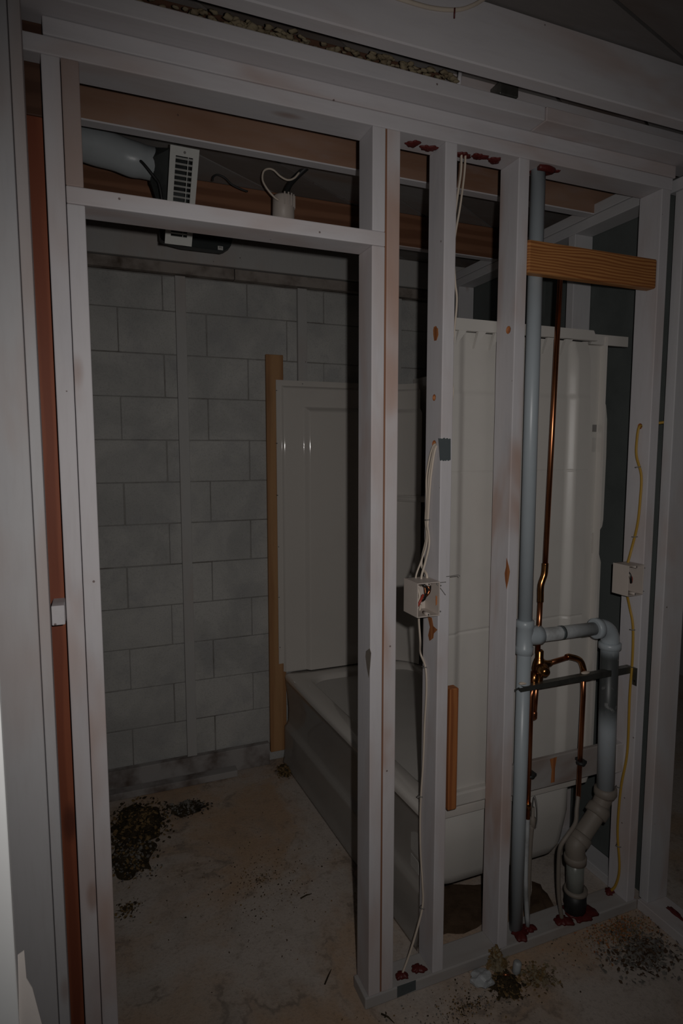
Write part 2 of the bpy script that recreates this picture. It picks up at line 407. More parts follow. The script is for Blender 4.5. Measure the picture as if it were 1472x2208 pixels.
flatpoly([(939, 1284), (945, 1288), (944, 1300), (939, 1306)], 'Y', -.0002, .0008, (0, -1, 0), 'gouge', ORNG, s2, 'orange splintered gouge')
flatpoly([(789, 1404), (797, 1398), (800, 1408), (798, 1436), (795, 1462), (791, 1440), (788, 1416)], 'X', W-.0002, .0006, (-1, 0, 0), 'gouge', PVCG, jk)
flatpoly([(935, 705), (944, 708), (945, 722), (941, 734), (936, 735), (934, 720)], 'X', X2-.0002, .0006, (-1, 0, 0), 'gouge', ORNG, s2)

# ------------------------------------------------------------------ left side wall
wl = thing('wall_left', (-.16, -.06, 0), 'white painted framing at the left edge beside the door opening', 'wall', None, 'structure')
lumber('stud', -.25, -.1305, -.062, -.024, 0, 2.62, PWS['z'], wl)
lumber('stud', -.1295, -.107, -.052, -.014, 0, 2.62, PWS['z'], wl)
lumber('corner_stud', -.20, -.079, .045, D, T, ZS, REDBR, wl)
lumber('blocking', -.105, -.0775, -.034, .045, 1.277, 1.322, PW['y'], wl, .002)
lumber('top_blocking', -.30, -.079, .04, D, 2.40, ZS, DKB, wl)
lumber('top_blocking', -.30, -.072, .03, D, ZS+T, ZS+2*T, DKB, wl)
# foreground drywall sheet with torn paper
yd = -.72; xe = at(26, 1960, 'Y', yd).x
bm = new(); box(bm, xe-.6, xe, yd, yd+.0127, 0, 2.5, .001)
dw = obj('drywall_sheet', bm, DRYW, wl)
bm = new(); prism(bm, [at(x, y, 'Y', yd+.006) for x, y in [(38, 2060), (52, 2050), (57, 2110), (70, 2132), (90, 2208), (102, 2300), (44, 2300)]], (0, .0015, 0)); obj('torn_paper', bm, TORN, dw, 'torn drywall paper flap')

# ------------------------------------------------------------------ right side walls
wr = thing('wall_right', (1.84, -.4, 0), 'painted stud wall running toward the viewer at the right edge', 'wall', None, 'structure')
lumber('stud', 1.793, 1.890, -.030, .008, T, ZS, PWS['z'], wr)
lumber('stud', 1.793, 1.890, -.44, -.402, T, ZS, PWS['z'], wr)
lumber('bottom_plate', 1.777, 1.888, -2.2, .0, 0, T, PWS['y'], wr)
lumber('top_plate', 1.785, 1.884, -2.2, .03, ZS, ZS+T, PWS['y'], wr)
lumber('top_plate', 1.785, 1.884, -2.2, -.07, ZS+T+.001, ZS+2*T, PWS['y'], wr)
blob((1.845, -.10, T-.0003), (0, 0, 1), .014, wr, seed=91, h=.006, stretch=(.8, 2.6))
wd = thing('wall_side', (1.81, .8, 0), 'painted stud wall beyond the tub with dark green board behind', 'wall', None, 'structure')
lumber('bottom_plate', 1.767, 1.856, .10, YB, 0, T, PWS['y'], wd)
lumber('top_plate', 1.767, 1.856, D+.001, YB, ZS, ZS+T-.001, PWS['y'], wd)
lumber('top_plate', 1.765, 1.854, D+.001, YB, ZS+T+.001, ZS+2*T, PWS['y'], wd)
for y in (.43, .84, 1.25): lumber('stud', 1.767, 1.856, y, y+T, T, ZS, PWS['z'], wd)
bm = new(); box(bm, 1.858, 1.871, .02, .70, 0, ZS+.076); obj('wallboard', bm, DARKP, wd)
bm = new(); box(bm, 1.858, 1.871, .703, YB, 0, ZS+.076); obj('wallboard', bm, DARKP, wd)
bm = new(); box(bm, 4.0, 4.1, -2.6, 1.75, 0, ZF); obj('wall_far', bm, BLOCK, None, 'dim far basement wall beyond the right stud wall', 'wall', None, 'structure')

# ------------------------------------------------------------------ ceiling: joists and diagonal boards
ce = thing('ceiling', (.9, .5, ZJ), 'open floor joists with diagonal subfloor boards overhead', 'ceiling', None, 'structure')
def two_tone_joist(y0, y1, front, parent, under):
    bm = new(); box(bm, -1.4, 3.2, y0, y1, ZJ, ZF-.001, .003, 1)
    for f in bm.faces: f.material_index = 1 if f.normal.z < -.5 else 0
    return obj('joist', bm, [front, under], parent)
J1 = two_tone_joist(-.256, -.216, PWC['x'], ce, PWC['x'])
two_tone_joist(.334, .375, painted('x', base=(.33, .20, .14), bleed=(.20, .10, .06), amt=.8, lo=.35, hi=.65), ce, PWC['x'])
two_tone_joist(.925, .963, BROWN['x'], ce, PWC['x'])
two_tone_joist(1.495, 1.533, PWG, ce, PWG)
def planks(ang, ylo, yhi, width, off, mat):
    # boards laid at an angle, each clipped to a strip of the ceiling
    a = math.radians(ang); d = Vector((math.cos(a), math.sin(a), 0)); nrm = Vector((-d.y, d.x, 0))
    for k in range(-30, 40):
        c = nrm*(k*width+off); bm = new()
        vs = []
        for s, t_ in ((-6, 0), (6, 0), (6, width-.008), (-6, width-.008)):
            vs.append(bm.verts.new(c+d*s+nrm*t_+Vector((0, 0, ZF+random.uniform(0, .0005)))))
        f = bm.faces.new(vs)
        for co, no in (((0, ylo, 0), (0, -1, 0)), ((0, yhi, 0), (0, 1, 0)), ((-1.0, 0, 0), (-1, 0, 0)), ((3.3, 0, 0), (1, 0, 0))):
            g = bm.verts[:]+bm.edges[:]+bm.faces[:]
            if not g: break
            bmesh.ops.bisect_plane(bm, geom=g, plane_co=co, plane_no=no, clear_outer=True)
        if not bm.faces: bm.free(); continue
        e = bmesh.ops.extrude_face_region(bm, geom=bm.faces[:])
        for v in e['geom']:
            if isinstance(v, bmesh.types.BMVert): v.co.z += .019
        bmesh.ops.recalc_face_normals(bm, faces=bm.faces)
        obj('plank', bm, mat[k % len(mat)], ce)
PLK = painted('x', base=(.26, .245, .235), amt=.5, bleed=(.20, .12, .08)); PLK2 = painted('x', base=(.19, .175, .168), amt=.5, bleed=(.12, .075, .055))
PLK3 = painted('x', base=(.19, .165, .15), amt=.6, bleed=(.12, .07, .05))
planks(32.3, -.236, 1.75, .185, .05, [PLK, PLK3, PLK])
planks(15.5, -2.5, -.237, .185, .088, [PLK2])
# old insulation lying in the slot over the cap plate
ins = new()
for i in range(600):
    x = random.choice([random.uniform(-.20, -.075), random.uniform(.05, .50), random.uniform(.30, .80), random.uniform(.66, .92)])
    r = random.uniform(.0025, .0075); c = Vector((x, random.uniform(-.058, .01), ZS+3*T+r*.3+random.uniform(0, .022)))
    q = bmesh.ops.create_icosphere(ins, subdivisions=2, radius=r)
    for v in q['verts']:
        v.co = Vector((v.co.x*1.6, v.co.y, v.co.z*.8))*(1+.8*mnoise.noise(v.co*160+c*50))+c
for f in ins.faces: f.smooth = True
obj('insulation_scraps', ins, INSUL, None, 'crumbled old insulation lying in the slot above the top plates', 'insulation', None, 'stuff')
lumber('blocking', .93, X4+.18, .0, .038, ZS+3*T+.0006, ZF-.002, PWC['x'], wf)
lumber('blocking', -.28, .92, .012, .05, ZS+3*T+.0006, ZF-.002, DKB, wf)  # dark board added behind the slot, its colour standing in for deep shade
bm = new(); box(bm, 1.045, 1.105, -.066, -.02, ZS+3*T+.001, ZS+3*T+.034, .002)
obj('metal_connector', bm, STEEL, None, 'small dark metal connector plate under the big ceiling beam', 'connector')
bm = new(); tube(bm, [(.925, -.05, ZS+3*T), (.930, -.05, ZS+3*T+.045)], .006, 8); obj('wood_peg', bm, PWC['z'], None, 'thin pale wood peg standing in the slot above the plates', 'peg')
# white cable stapled to the beam
cb = thing('ceiling_cable', (.75, -.262, 2.64), 'pale cable stapled along the top of the white ceiling beam', 'cable')
bm = new(); tube(bm, [at(830, -14, 'Y', -.261), at(870, 0, 'Y', -.261), at(930, 17, 'Y', -.261), at(985, 21, 'Y', -.261), at(1020, 11, 'Y', -.261), at(1048, -6, 'Y', -.261)], .0045, 8, 6); obj('jacket', bm, CABLE, cb)
bm = new(); tube(bm, [at(980, 17, 'Y', -.267), at(979, 40, 'Y', -.262)], .0018, 6); obj('staple', bm, RED, cb, 'rusty staple')

# ------------------------------------------------------------------ bathtub and surround
tub = thing('bathtub', (1.3, .8, 0), 'white fibreglass bathtub with moulded shower surround, standing on the concrete', 'bathtub')
def skew(bm):
    for v in bm.verts:
        k = max(0, min(1, 1-(v.co.x-.95)/.6)); v.co.x -= .045*(v.co.y-.2)*k
ZR = .495
bm = new()
L = [rrect(.955, 1.66, .135, 1.50, .02, ZR-.05), rrect(.947, 1.665, .13, 1.505, .02, ZR-.02), rrect(.950, 1.665, .13, 1.505, .02, ZR-.006), rrect(.960, 1.66, .135, 1.50, .03, ZR),
     rrect(1.025, 1.60, .22, 1.42, .09, ZR-.001), rrect(1.040, 1.585, .235, 1.405, .09, ZR-.012), rrect(1.052, 1.575, .25, 1.39, .09, ZR-.05), rrect(1.08, 1.54, .30, 1.30, .10, .20), rrect(1.13, 1.50, .36, 1.24, .11, .15)]
loft(bm, L, False, True); skew(bm); bmesh.ops.recalc_face_normals(bm, faces=bm.faces)
obj('basin', bm, FIBER, tub)
bm = new()   # outer shell of the basin, seen from the plumbing bay
L = [rrect(1.0, 1.62, .165, 1.47, .06, ZR-.03), rrect(1.0, 1.62, .165, 1.47, .06, .32), rrect(1.008, 1.605, .172, 1.462, .07, .20), rrect(1.02, 1.59, .182, 1.45, .08, .165), rrect(1.05, 1.565, .21, 1.42, .09, .142)]
loft(bm, L, True, True); bmesh.ops.recalc_face_normals(bm, faces=bm.faces); obj('basin_shell', bm, FIBERB, tub)
bm = new()   # apron: profile in height swept along the tub
prof = [(.950, ZR-.02), (.952, .44), (.960, .38), (.965, .30), (.964, .235), (.957, .215), (.946, .205), (.944, .19), (.944, .06), (.940, .03), (.934, .012), (.934, .0)]
ys = [.128, .15, .3, .6, .9, 1.2, 1.48, 1.50]
V = [[bm.verts.new((x, y, z)) for x, z in prof] for y in ys]
for a, b in zip(V, V[1:]):
    for k in range(len(prof)-1):
        f = bm.faces.new((a[k], a[k+1], b[k+1], b[k])); f.smooth = True
bmesh.ops.solidify(bm, geom=bm.faces[:], thickness=.004); skew(bm); bmesh.ops.recalc_face_normals(bm, faces=bm.faces)
ap = obj('apron', bm, FIBER, tub)
for z0, z1 in ((.30, .40), (.24, .285)):
    bm = new(); box(bm, .9600, .9625, .17, .225, z0, z1); obj('sticker', bm, LABELM, ap, 'faded warning sticker')
def sstep(a, b, x):
    t = max(0, min(1, (x-a)/(b-a))); return t*t*(3-2*t)
def sheet(xs, zs, fy, th, name, mat, parent, keep=None, flip=False):
    bm = new(); G = [[bm.verts.new((x, fy(x, z), z)) for x in xs] for z in zs]
    for j in range(len(zs)-1):
        for i in range(len(xs)-1):
            if keep and not keep((xs[i]+xs[i+1])/2, (zs[j]+zs[j+1])/2): continue
            f = bm.faces.new((G[j][i], G[j][i+1], G[j+1][i+1], G[j+1][i])); f.smooth = True
    bmesh.ops.delete(bm, geom=[v for v in bm.verts if not v.link_faces], context='VERTS')
    bmesh.ops.solidify(bm, geom=bm.faces[:], thickness=th)
    for e in bm.edges:
        if len(e.link_faces) == 2 and e.calc_face_angle(0) > .9: e.smooth = False
    return obj(name, bm, mat, parent)
def lin(a, b, n, extra=()):
    return sorted(set([round(a+(b-a)*i/n, 5) for i in range(n+1)]+[round(e, 5) for e in extra]))
# end wall at the block wall
def y_back(x, z):
    y = 1.512                                        # flange against the wall
    e = min(x-.862, 2.026-z)
    y -= .012*sstep(.028, .042, e)                   # panel stands proud of the flange
    y -= .022*min(sstep(1.003, 1.036, x), sstep(1.895, 1.865, z))
    if x > 1.42: q_ = min(x-1.42, .19); y -= .20-math.sqrt(.20**2-q_**2)
    return y
ex = [.888+.0015*i for i in range(12)]+[1.0+.0015*i for i in range(28)]+[1.42+.006*i for i in range(33)]
ez = [1.985+.0015*i for i in range(12)]+[1.86+.003*i for i in range(14)]
sheet(lin(.862, 1.612, 24, ex), lin(.50, 2.026, 34, ez), y_back, -.004, 'end_panel', FIBER, tub, keep=lambda x, z: (z > .56+max(0, (.885-x))*.4 or x > .888) and (x-.862)+(2.026-z) > .016)
bm = new()   # long wall against the side studs
L = []
for z, xo in [(.49, 0), (1.36, 0), (1.40, .0), (2.06, 0)]:
    L.append([(1.645+xo, .13, z), (1.645+xo, 1.50, z), (1.655+xo, 1.50, z), (1.655+xo, .13, z)])
loft(bm, L, True, True, False); obj('long_panel', bm, FIBER, tub)
bm = new(); prism(bm, [(1.645, 1.49, 1.40), (1.645, 1.20, 1.40), (1.56, 1.28, 1.40), (1.44, 1.47, 1.40)], (0, 0, .03)); bmesh.ops.bevel(bm, geom=bm.edges[:], offset=.008, segments=3, affect='EDGES'); obj('soap_shelf', bm, FIBER, tub)
# plumbing end wall, seen from behind
def y_pl(x, z):
    y = .113
    y += .013*sstep(1.043, 1.078, x)
    y -= .020*sstep(1.478, 1.512, x)*sstep(.54, .60, z)*sstep(2.02, 1.96, z)
    y += .002*math.exp(-((z-1.602)/.003)**2)
    y -= .004*sstep(1.86, 1.84, z)
    y += .003*math.exp(-((z-1.083-.03*(x-1.1))/.004)**2)
    return y
ex = [1.03+.003*i for i in range(24)]+[1.47+.003*i for i in range(16)]
ez = [1.59+.0015*i for i in range(16)]+[1.835+.004*i for i in range(8)]+[1.07+.002*i for i in range(16)]
sheet(lin(.962, 1.562, 14, ex), lin(.545, 2.034, 24, ez), y_pl, .004, 'plumbing_panel', FIBERB, tub)
bm = new(); prism(bm, [(.965, .096, 2.032), (1.576, .096, 2.036), (1.558, .096, 2.068), (.965, .096, 2.068)], (0, .016, 0)); obj('top_flange', bm, FIBERB, tub)
bm = new(); prism(bm, [(1.582, .135, 2.032), (1.752, .135, 2.032), (1.752, .135, 2.066), (1.604, .135, 2.066)], (0, .012, 0)); obj('top_flange', bm, FIBERB, tub)
for x in (1.035, 1.105, 1.165, 1.30, 1.37, 1.445):   # gussets under the flange
    bm = new(); prism(bm, [(x, .098, 2.033), (x+.028, .098, 2.033), (x-.004, .114, 1.985)], (.0, .012, 0)); obj('gusset', bm, FIBERB, tub)
ct = [(1.556, 2.03), (1.671, 2.03), (1.672, 1.91), (1.667, 1.89), (1.676, 1.865), (1.692, 1.83), (1.700, 1.78), (1.703, 1.65), (1.702, 1.42), (1.698, 1.395), (1.685, 1.378), (1.652, 1.367), (1.652, 1.312), (1.672, 1.306), (1.690, 1.292), (1.699, 1.265), (1.70, 1.0), (1.70, .55), (1.556, .55)]
bm = new(); prism(bm, [(x, .152, z) for x, z in ct], (0, .16, 0)); bmesh.ops.bevel(bm, geom=[e for e in bm.edges if abs(e.verts[0].co.y-.152) < 1e-4 and abs(e.verts[1].co.y-.152) < 1e-4 and min(e.verts[0].co.x, e.verts[1].co.x) > 1.6], offset=.012, segments=3, affect='EDGES')
cp = obj('corner_panel', bm, FIBERB, tub)
for z0, z1, m in ((1.735, 1.760, INK), (1.665, 1.715, LABELM)):
    bm = new(); box(bm, 1.622, 1.640, .1508, .1522, z0, z1); obj('sticker', bm, m, cp, 'small printed product code sticker')
bm = new(); box(bm, .968, 1.70, .098, .128, .502, .548, .006, 2); obj('lower_flange', bm, FIBERB, tub)
# screws in the flange
for px, py in [(651.5, 828), (596, 842), (596.8, 956), (598, 1068), (884, 837.5), (600, 1179), (601, 1287.5), (603, 1395.6)]:
    p = at(px, py, 'Y', 1.5115); bm = new(); lathe(bm, [(.005, 0), (.004, -.003), (.001, -.004)], p, (0, 1, 0), 10); obj('screw', bm, WIRE_B, tub, 'dark flange screw')

# new pine nailer beside the tub and other loose boards
lumber('nailer_board', .815, .905, YB-.027, YB-.004, .058, 2.152, TANZ, None, label='tan pine board standing upright against the block wall beside the tub', cat='board')
lumber('blocking_board', X3+T+.001, 1.716, -.004, .034, 2.194, 2.288, TANX, None, .007, label='new tan pine block nailed across the plumbing bay near the top', cat='board')
lumber('wood_strip', 1.004, 1.036, .062, .095, .522, .925, ORNG, None, .003, label='orange brown wood strip between the tub back and the white stud', cat='board')
lumber('support_board', X3+T+.001, 1.722, .079, .096, .505, .612, painted('x', base=(.36, .34, .325), bleed=(.20, .13, .10), amt=.7), None, .003, label='dirty white board running behind the drain pipes under the tub edge', cat='board')
sb = bpy.data.objects['support_board']
bm = new(); prism(bm, [at(x, y, 'Y', .0788) for x, y in [(1185, 1637), (1200, 1632), (1196, 1655), (1195, 1686), (1187, 1688), (1189, 1660)]], (0, -.0008, 0)); obj('rust_drip', bm, ORNG, sb, 'dark rust coloured drip')
lumber('support_block', 1.690, 1.724, .045, .078, .515, .622, PWS['x'], None, .003, label='short dirty block beside the drain pipe against the corner stud', cat='board')

# ------------------------------------------------------------------ drain and vent plumbing
dv = thing('drain_pipe', (1.45, .045, T), 'bluish white plastic vent and drain pipe with tee, elbow and black rubber coupling', 'pipe')
yv = .050; xv = 1.275; rv = .0225
zt = at(1138, 1372, 'Y', yv).z
bm = new(); tube(bm, [(xv, yv, zt+.02), (xv-.003, yv, ZS+.02)], rv, 24); obj('vent_pipe', bm, PVC, dv)
bm = new(); tube(bm, [(xv, yv, T-.004), (xv, yv, zt-.02)], rv, 24); obj('lower_pipe', bm, PVC, dv)
bm = new(); lathe(bm, [(rv+.001, -.058), (rv+.0065, -.056), (rv+.0065, -.034), (rv+.004, -.030), (rv+.004, .030), (rv+.0065, .034), (rv+.0065, .054), (rv+.001, .057)], (xv, yv, zt), (0, 0, 1))
lathe(bm, [(rv, .0), (rv+.004, .01), (rv+.009, .040), (rv+.009, .062), (rv, .064)], (xv, yv, zt), (1, 0, 0)); obj('tee_fitting', bm, PVC, dv)
xe2 = 1.640; ze = zt-.006
bm = new(); tube(bm, [(xv+.03, yv, zt-.002), (xe2-.05, yv, ze)], .0225, 24); hp = obj('horizontal_pipe', bm, PVCD, dv)
bm = new(); lathe(bm, [(.0229, -.006), (.0233, -.006), (.0233, .006), (.0229, .006)], (1.425, yv, zt-.003), (1, 0, -.012)); obj('marker_ring', bm, TAPE, hp, 'black marker ring')
bm = new(); arc = []
for k in range(9):
    a = math.radians(90*k/8); arc.append((xe2-.048+.050*math.sin(a), yv, ze-.050+.050*math.cos(a)))
tube(bm, [(xe2-.07, yv, ze)]+arc+[(xe2+.002, yv, ze-.062)], .031, 24)
lathe(bm, [(.030, -.012), (.0355, -.010), (.0355, .012), (.031, .014)], (xe2-.062, yv, ze), (1, 0, 0)); lathe(bm, [(.031, -.010), (.0375, -.008), (.0375, .012), (.030, .014)], (xe2+.002, yv, ze-.066), (0, 0, -1)); obj('elbow_fitting', bm, PVC, dv)
zc = at(1298, 1708, 'Y', yv).z
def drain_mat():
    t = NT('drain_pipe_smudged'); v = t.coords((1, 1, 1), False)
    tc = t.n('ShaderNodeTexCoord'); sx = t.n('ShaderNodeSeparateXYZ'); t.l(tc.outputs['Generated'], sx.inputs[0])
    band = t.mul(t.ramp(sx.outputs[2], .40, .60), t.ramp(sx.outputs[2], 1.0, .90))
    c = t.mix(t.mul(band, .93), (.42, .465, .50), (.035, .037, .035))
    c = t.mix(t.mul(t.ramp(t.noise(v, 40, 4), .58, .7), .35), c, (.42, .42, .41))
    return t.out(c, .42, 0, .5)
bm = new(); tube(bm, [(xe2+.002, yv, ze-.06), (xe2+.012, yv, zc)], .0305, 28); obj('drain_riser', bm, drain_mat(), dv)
a45 = at(1286, 1752, 'Y', yv); b45 = at(1244, 1818, 'Y', yv-.01); c45 = at(1240, 1850, 'Y', yv-.01)
top45 = Vector((xe2+.012, yv, zc))
bm = new(); lathe(bm, [(.030, -.004), (.0385, -.002), (.0395, .020), (.036, .026), (.034, .030)], top45+Vector((0, 0, .012)), (0, 0, -1))
dr = (b45-a45).normalized(); lathe(bm, [(.033, -.030), (.040, -.018), (.0395, .010), (.031, .012)], a45, dr); obj('upper_offset_fitting', bm, PVCG, dv)
bm = new(); tube(bm, [top45+Vector((0, 0, -.01)), a45, a45.lerp(b45, .6), b45], .0305, 22, 4); obj('offset_pipe', bm, PVCG, dv)
bm = new(); lathe(bm, [(.031, -.03), (.0375, -.026), (.0375, -.004), (.034, .002)], b45-dr*.005, dr); tube(bm, [b45-dr*.01, b45+dr*.012, c45], .0335, 22, 4); lathe(bm, [(.034, -.012), (.0385, -.008), (.0375, .014), (.030, .016)], c45, (0, 0, -1)); obj('lower_offset_fitting', bm, PVCG, dv)
xb = c45.x+.004; yb_ = c45.y
bm = new(); tube(bm, [(c45.x, yb_, c45.z), (xb, yb_, .10)], .0295, 24); obj('standpipe', bm, CLEARP, dv)
bm = new(); lathe(bm, [(.030, .0), (.037, .004), (.0375, .030), (.0395, .036), (.0375, .042), (.0375, .074)], (xb+.003, yb_, T), (0, 0, 1)); rc = obj('rubber_coupling', bm, BLACK, dv, 'black rubber coupling')
bm = new(); lathe(bm, [(.0372, .072), (.0405, .076), (.0405, .086), (.031, .088)], (xb+.003, yb_, T), (0, 0, 1)); obj('coupling_ring', bm, PVCG, rc)

# ------------------------------------------------------------------ copper supply
cs = thing('copper_supply', (1.40, .05, T), 'copper shower riser with mixing valve and two supply pipes in the plumbing bay', 'pipe')
yc = .062; rc_ = .0083
q = [at(x, y, 'Y', yc) for x, y in [(1208, 590), (1175, 1222), (1173, 1240), (1166, 1262), (1165, 1290), (1159, 1408)]]
bm = new(); tube(bm, [q[0], q[0].lerp(q[1], .5), q[1]], rc_, 16); obj('riser', bm, COPPER, cs)
bm = new(); tube(bm, [q[1]+Vector((0, 0, .012)), q[1], q[2], q[3], q[4], q[4]+Vector((0, 0, -.012))], .0105, 16, 4); obj('offset_coupling', bm, BRASS, cs)
bm = new(); tube(bm, [q[4], q[5]], rc_, 16); obj('lower_riser', bm, COPPER, cs)
vc = at(1162, 1440, 'Y', .052)
bm = new()
lathe(bm, [(.009, .062), (.013, .058), (.013, .035), (.016, .030), (.020, .018), (.023, .0), (.021, -.02), (.015, -.032), (.0125, -.045), (.0125, -.062), (.009, -.064)], vc, (0, 0, 1), 20)
lathe(bm, [(.010, -.004), (.016, .0), (.021, .012), (.021, .026), (.016, .032), (.013, .044), (.004, .046)], vc+Vector((-.006, -.012, .004)), (-.25, -1, 0), 20)
lathe(bm, [(.019, .0), (.019, .016), (.012, .030), (.0105, .044), (.0085, .046)], vc+Vector((.004, 0, .006)), (1, 0, .10), 18)
lathe(bm, [(.012, .0), (.0125, .03), (.0125, .055), (.008, .057)], vc+Vector((-.024, -.006, -.008)), (0, 0, -1), 16)
obj('mixing_valve', bm, BRASS, cs, 'solder stained mixing valve')
h0 = vc+Vector((.03, 0, .010)); h1 = at(1228, 1416, 'Y', .052); h2 = at(1250, 1424, 'Y', .052); h3 = at(1258, 1446, 'Y', .052); h4 = at(1257, 1500, 'Y', .052); h5 = at(1246, 1722, 'Y', .046)
bm = new(); tube(bm, [h0, h1], rc_, 14); obj('branch_pipe', bm, COPPER, cs)
bm = new(); tube(bm, [h1-Vector((.014, 0, 0)), h1, h2, h3, h3+Vector((0, 0, -.016))], .0102, 14, 5); obj('elbow', bm, BRASS, cs)
bm = new(); tube(bm, [h3, h4, h5], rc_, 14); p1 = obj('supply_pipe', bm, COPPER, cs)
k0 = vc+Vector((-.024, -.006, -.05)); k1 = at(1145, 1500, 'Y', .044); k2 = at(1137, 1765, 'Y', .040)
bm = new(); tube(bm, [k0, k1, k2], rc_, 14); p2 = obj('supply_pipe', bm, COPPER, cs)
bm = new(); lathe(bm, [(.0105, -.012), (.0105, .012), (.0083, .014)], at(1138, 1738, 'Y', .0405), (0, 0, 1), 14); obj('solder_joint', bm, BRASS, p2)
s0 = vc+Vector((.002, .012, -.05)); s1 = at(1151, 1552, 'Y', .068)
bm = new(); tube(bm, [s0, s1+Vector((0, 0, .01))], rc_, 14); lathe(bm, [(.0083, 0), (.0100, .004), (.0100, .024), (.004, .030)], s1+Vector((0, 0, .03)), (0, 0, -1), 14); obj('capped_stub', bm, COPPER, cs)
bm = new(); tube(bm, [h5+Vector((0, 0, .012)), at(1243, 1745, 'Y', .030), at(1240, 1775, 'Y', .008), at(1222, 1803, 'Y', -.004), at(1208, 1826, 'Y', .0), at(1204, 1860, 'Y', .012), at(1204, 1925, 'Y', .022), (1.452, .024, T-.002)], .0072, 12, 6); obj('supply_tube', bm, PVCG, cs, 'beige plastic supply tube')
bm = new(); tube(bm, [k2+Vector((0, 0, .01)), at(1136, 1800, 'Y', .040), at(1133, 1900, 'Y', .040), (1.316, .038, T-.002)], .0078, 12, 4); obj('supply_tube', bm, PVCD, cs, 'grey plastic supply tube')
for px, py, par in ((1143, 1672, p2), (1252, 1645, p1)):
    c = at(px, py, 'Y', .045); bm = new(); lathe(bm, [(.009, -.006), (.015, -.005), (.017, 0), (.015, .005), (.009, .006)], c, (.1, 0, 1), 14); box(bm, c.x+.004, c.x+.024, c.y-.004, c.y+.034, c.z-.006, c.z+.004, .001); obj('pipe_clamp', bm, BLACK, par, 'black plastic pipe clamp')
cn = thing('wire_conduit', (1.34, .065, T), 'cream plastic conduit with a thin wire beside the vent pipe', 'conduit')
bm = new(); tube(bm, [(1.336, .066, T+.0), (1.339, .068, .30), at(1147, 1775, 'Y', .069)], .0085, 12, 4); lathe(bm, [(.009, -.02), (.0105, -.018), (.0105, .012), (.006, .016), (.005, .05)], at(1148, 1770, 'Y', .069), (0, 0, 1), 12); obj('tube', bm, PVCG, cn)
bm = new(); tube(bm, [at(1148, 1740, 'Y', .069), at(1152, 1716, 'Y', .069), at(1157, 1735, 'Y', .069), at(1158, 1765, 'Y', .069), at(1155, 1785, 'Y', .062)], .0014, 6, 5); obj('wire', bm, INK, cn)
# steel bracket carrying the pipes
br = thing('mounting_bracket', (1.47, .025, .9), 'dark steel bracket bar holding the copper pipes between the studs', 'bracket')
b0 = at(1112, 1487, 'Y', .024); b1 = at(1362, 1444, 'Y', .024)
bm = new(); prism(bm, [b0+Vector((.01, 0, .002)), b1+Vector((0, 0, .010)), b1+Vector((0, 0, -.012)), b0+Vector((.02, 0, -.012)), b0+Vector((.012, 0, -.004))], (0, .0015, 0))
prism(bm, [b0+Vector((.03, .0, .002)), b1+Vector((0, 0, .010)), b1+Vector((0, .022, .010)), b0+Vector((.03, .022, .002))], (0, 0, .0015)); obj('bar', bm, STEEL, br)
c0 = at(1227, 1466, 'Y', .0235); bm = new(); prism(bm, [c0+Vector((.0, 0, .007)), c0+Vector((.17, 0, .004)), c0+Vector((.17, 0, -.014)), c0+Vector((.0, 0, -.012))], (0, -.0015, 0)); obj('splice', bm, STEEL, br)
bm = new(); tube(bm, [b0+Vector((.02, .01, -.002)), (X3+T+.002, .02, b0.z-.004)], .003, 6); obj('left_tab', bm, STEEL, br)
bm = new(); prism(bm, [b1+Vector((-.012, -.002, .0105)), (X4-.004, .004, b1.z+.011), (X4-.004, .020, b1.z+.011), b1+Vector((-.012, .018, .0105))], (0, 0, .0015)); prism(bm, [(X4-.0035, .002, b1.z+.012), (X4-.0035, .020, b1.z+.012), (X4-.0035, .020, b1.z-.052), (X4-.0035, .002, b1.z-.052)], (.0015, 0, 0)); tb = obj('end_tab', bm, STEEL, br)
bm = new(); lathe(bm, [(.003, -.0006), (.003, .0006)], (X4-.0038, .011, b1.z-.036), (1, 0, 0), 10); obj('nail_hole', bm, WIRE_B, tb)
for bx, by_ in ((.040, .93), (.195, 1)):
    p = b0.lerp(b1, bx/.51 if bx < .1 else .60); bm = new(); q_ = bmesh.ops.create_icosphere(bm, subdivisions=2, radius=.011)
    for v in q_['verts']: v.co = Vector((v.co.x*1.7, v.co.y*.8, v.co.z*.5))+p+Vector((0, .012, .012))
    for f in bm.faces: f.smooth = True
    obj('solder_bead', bm, CABLE, br)

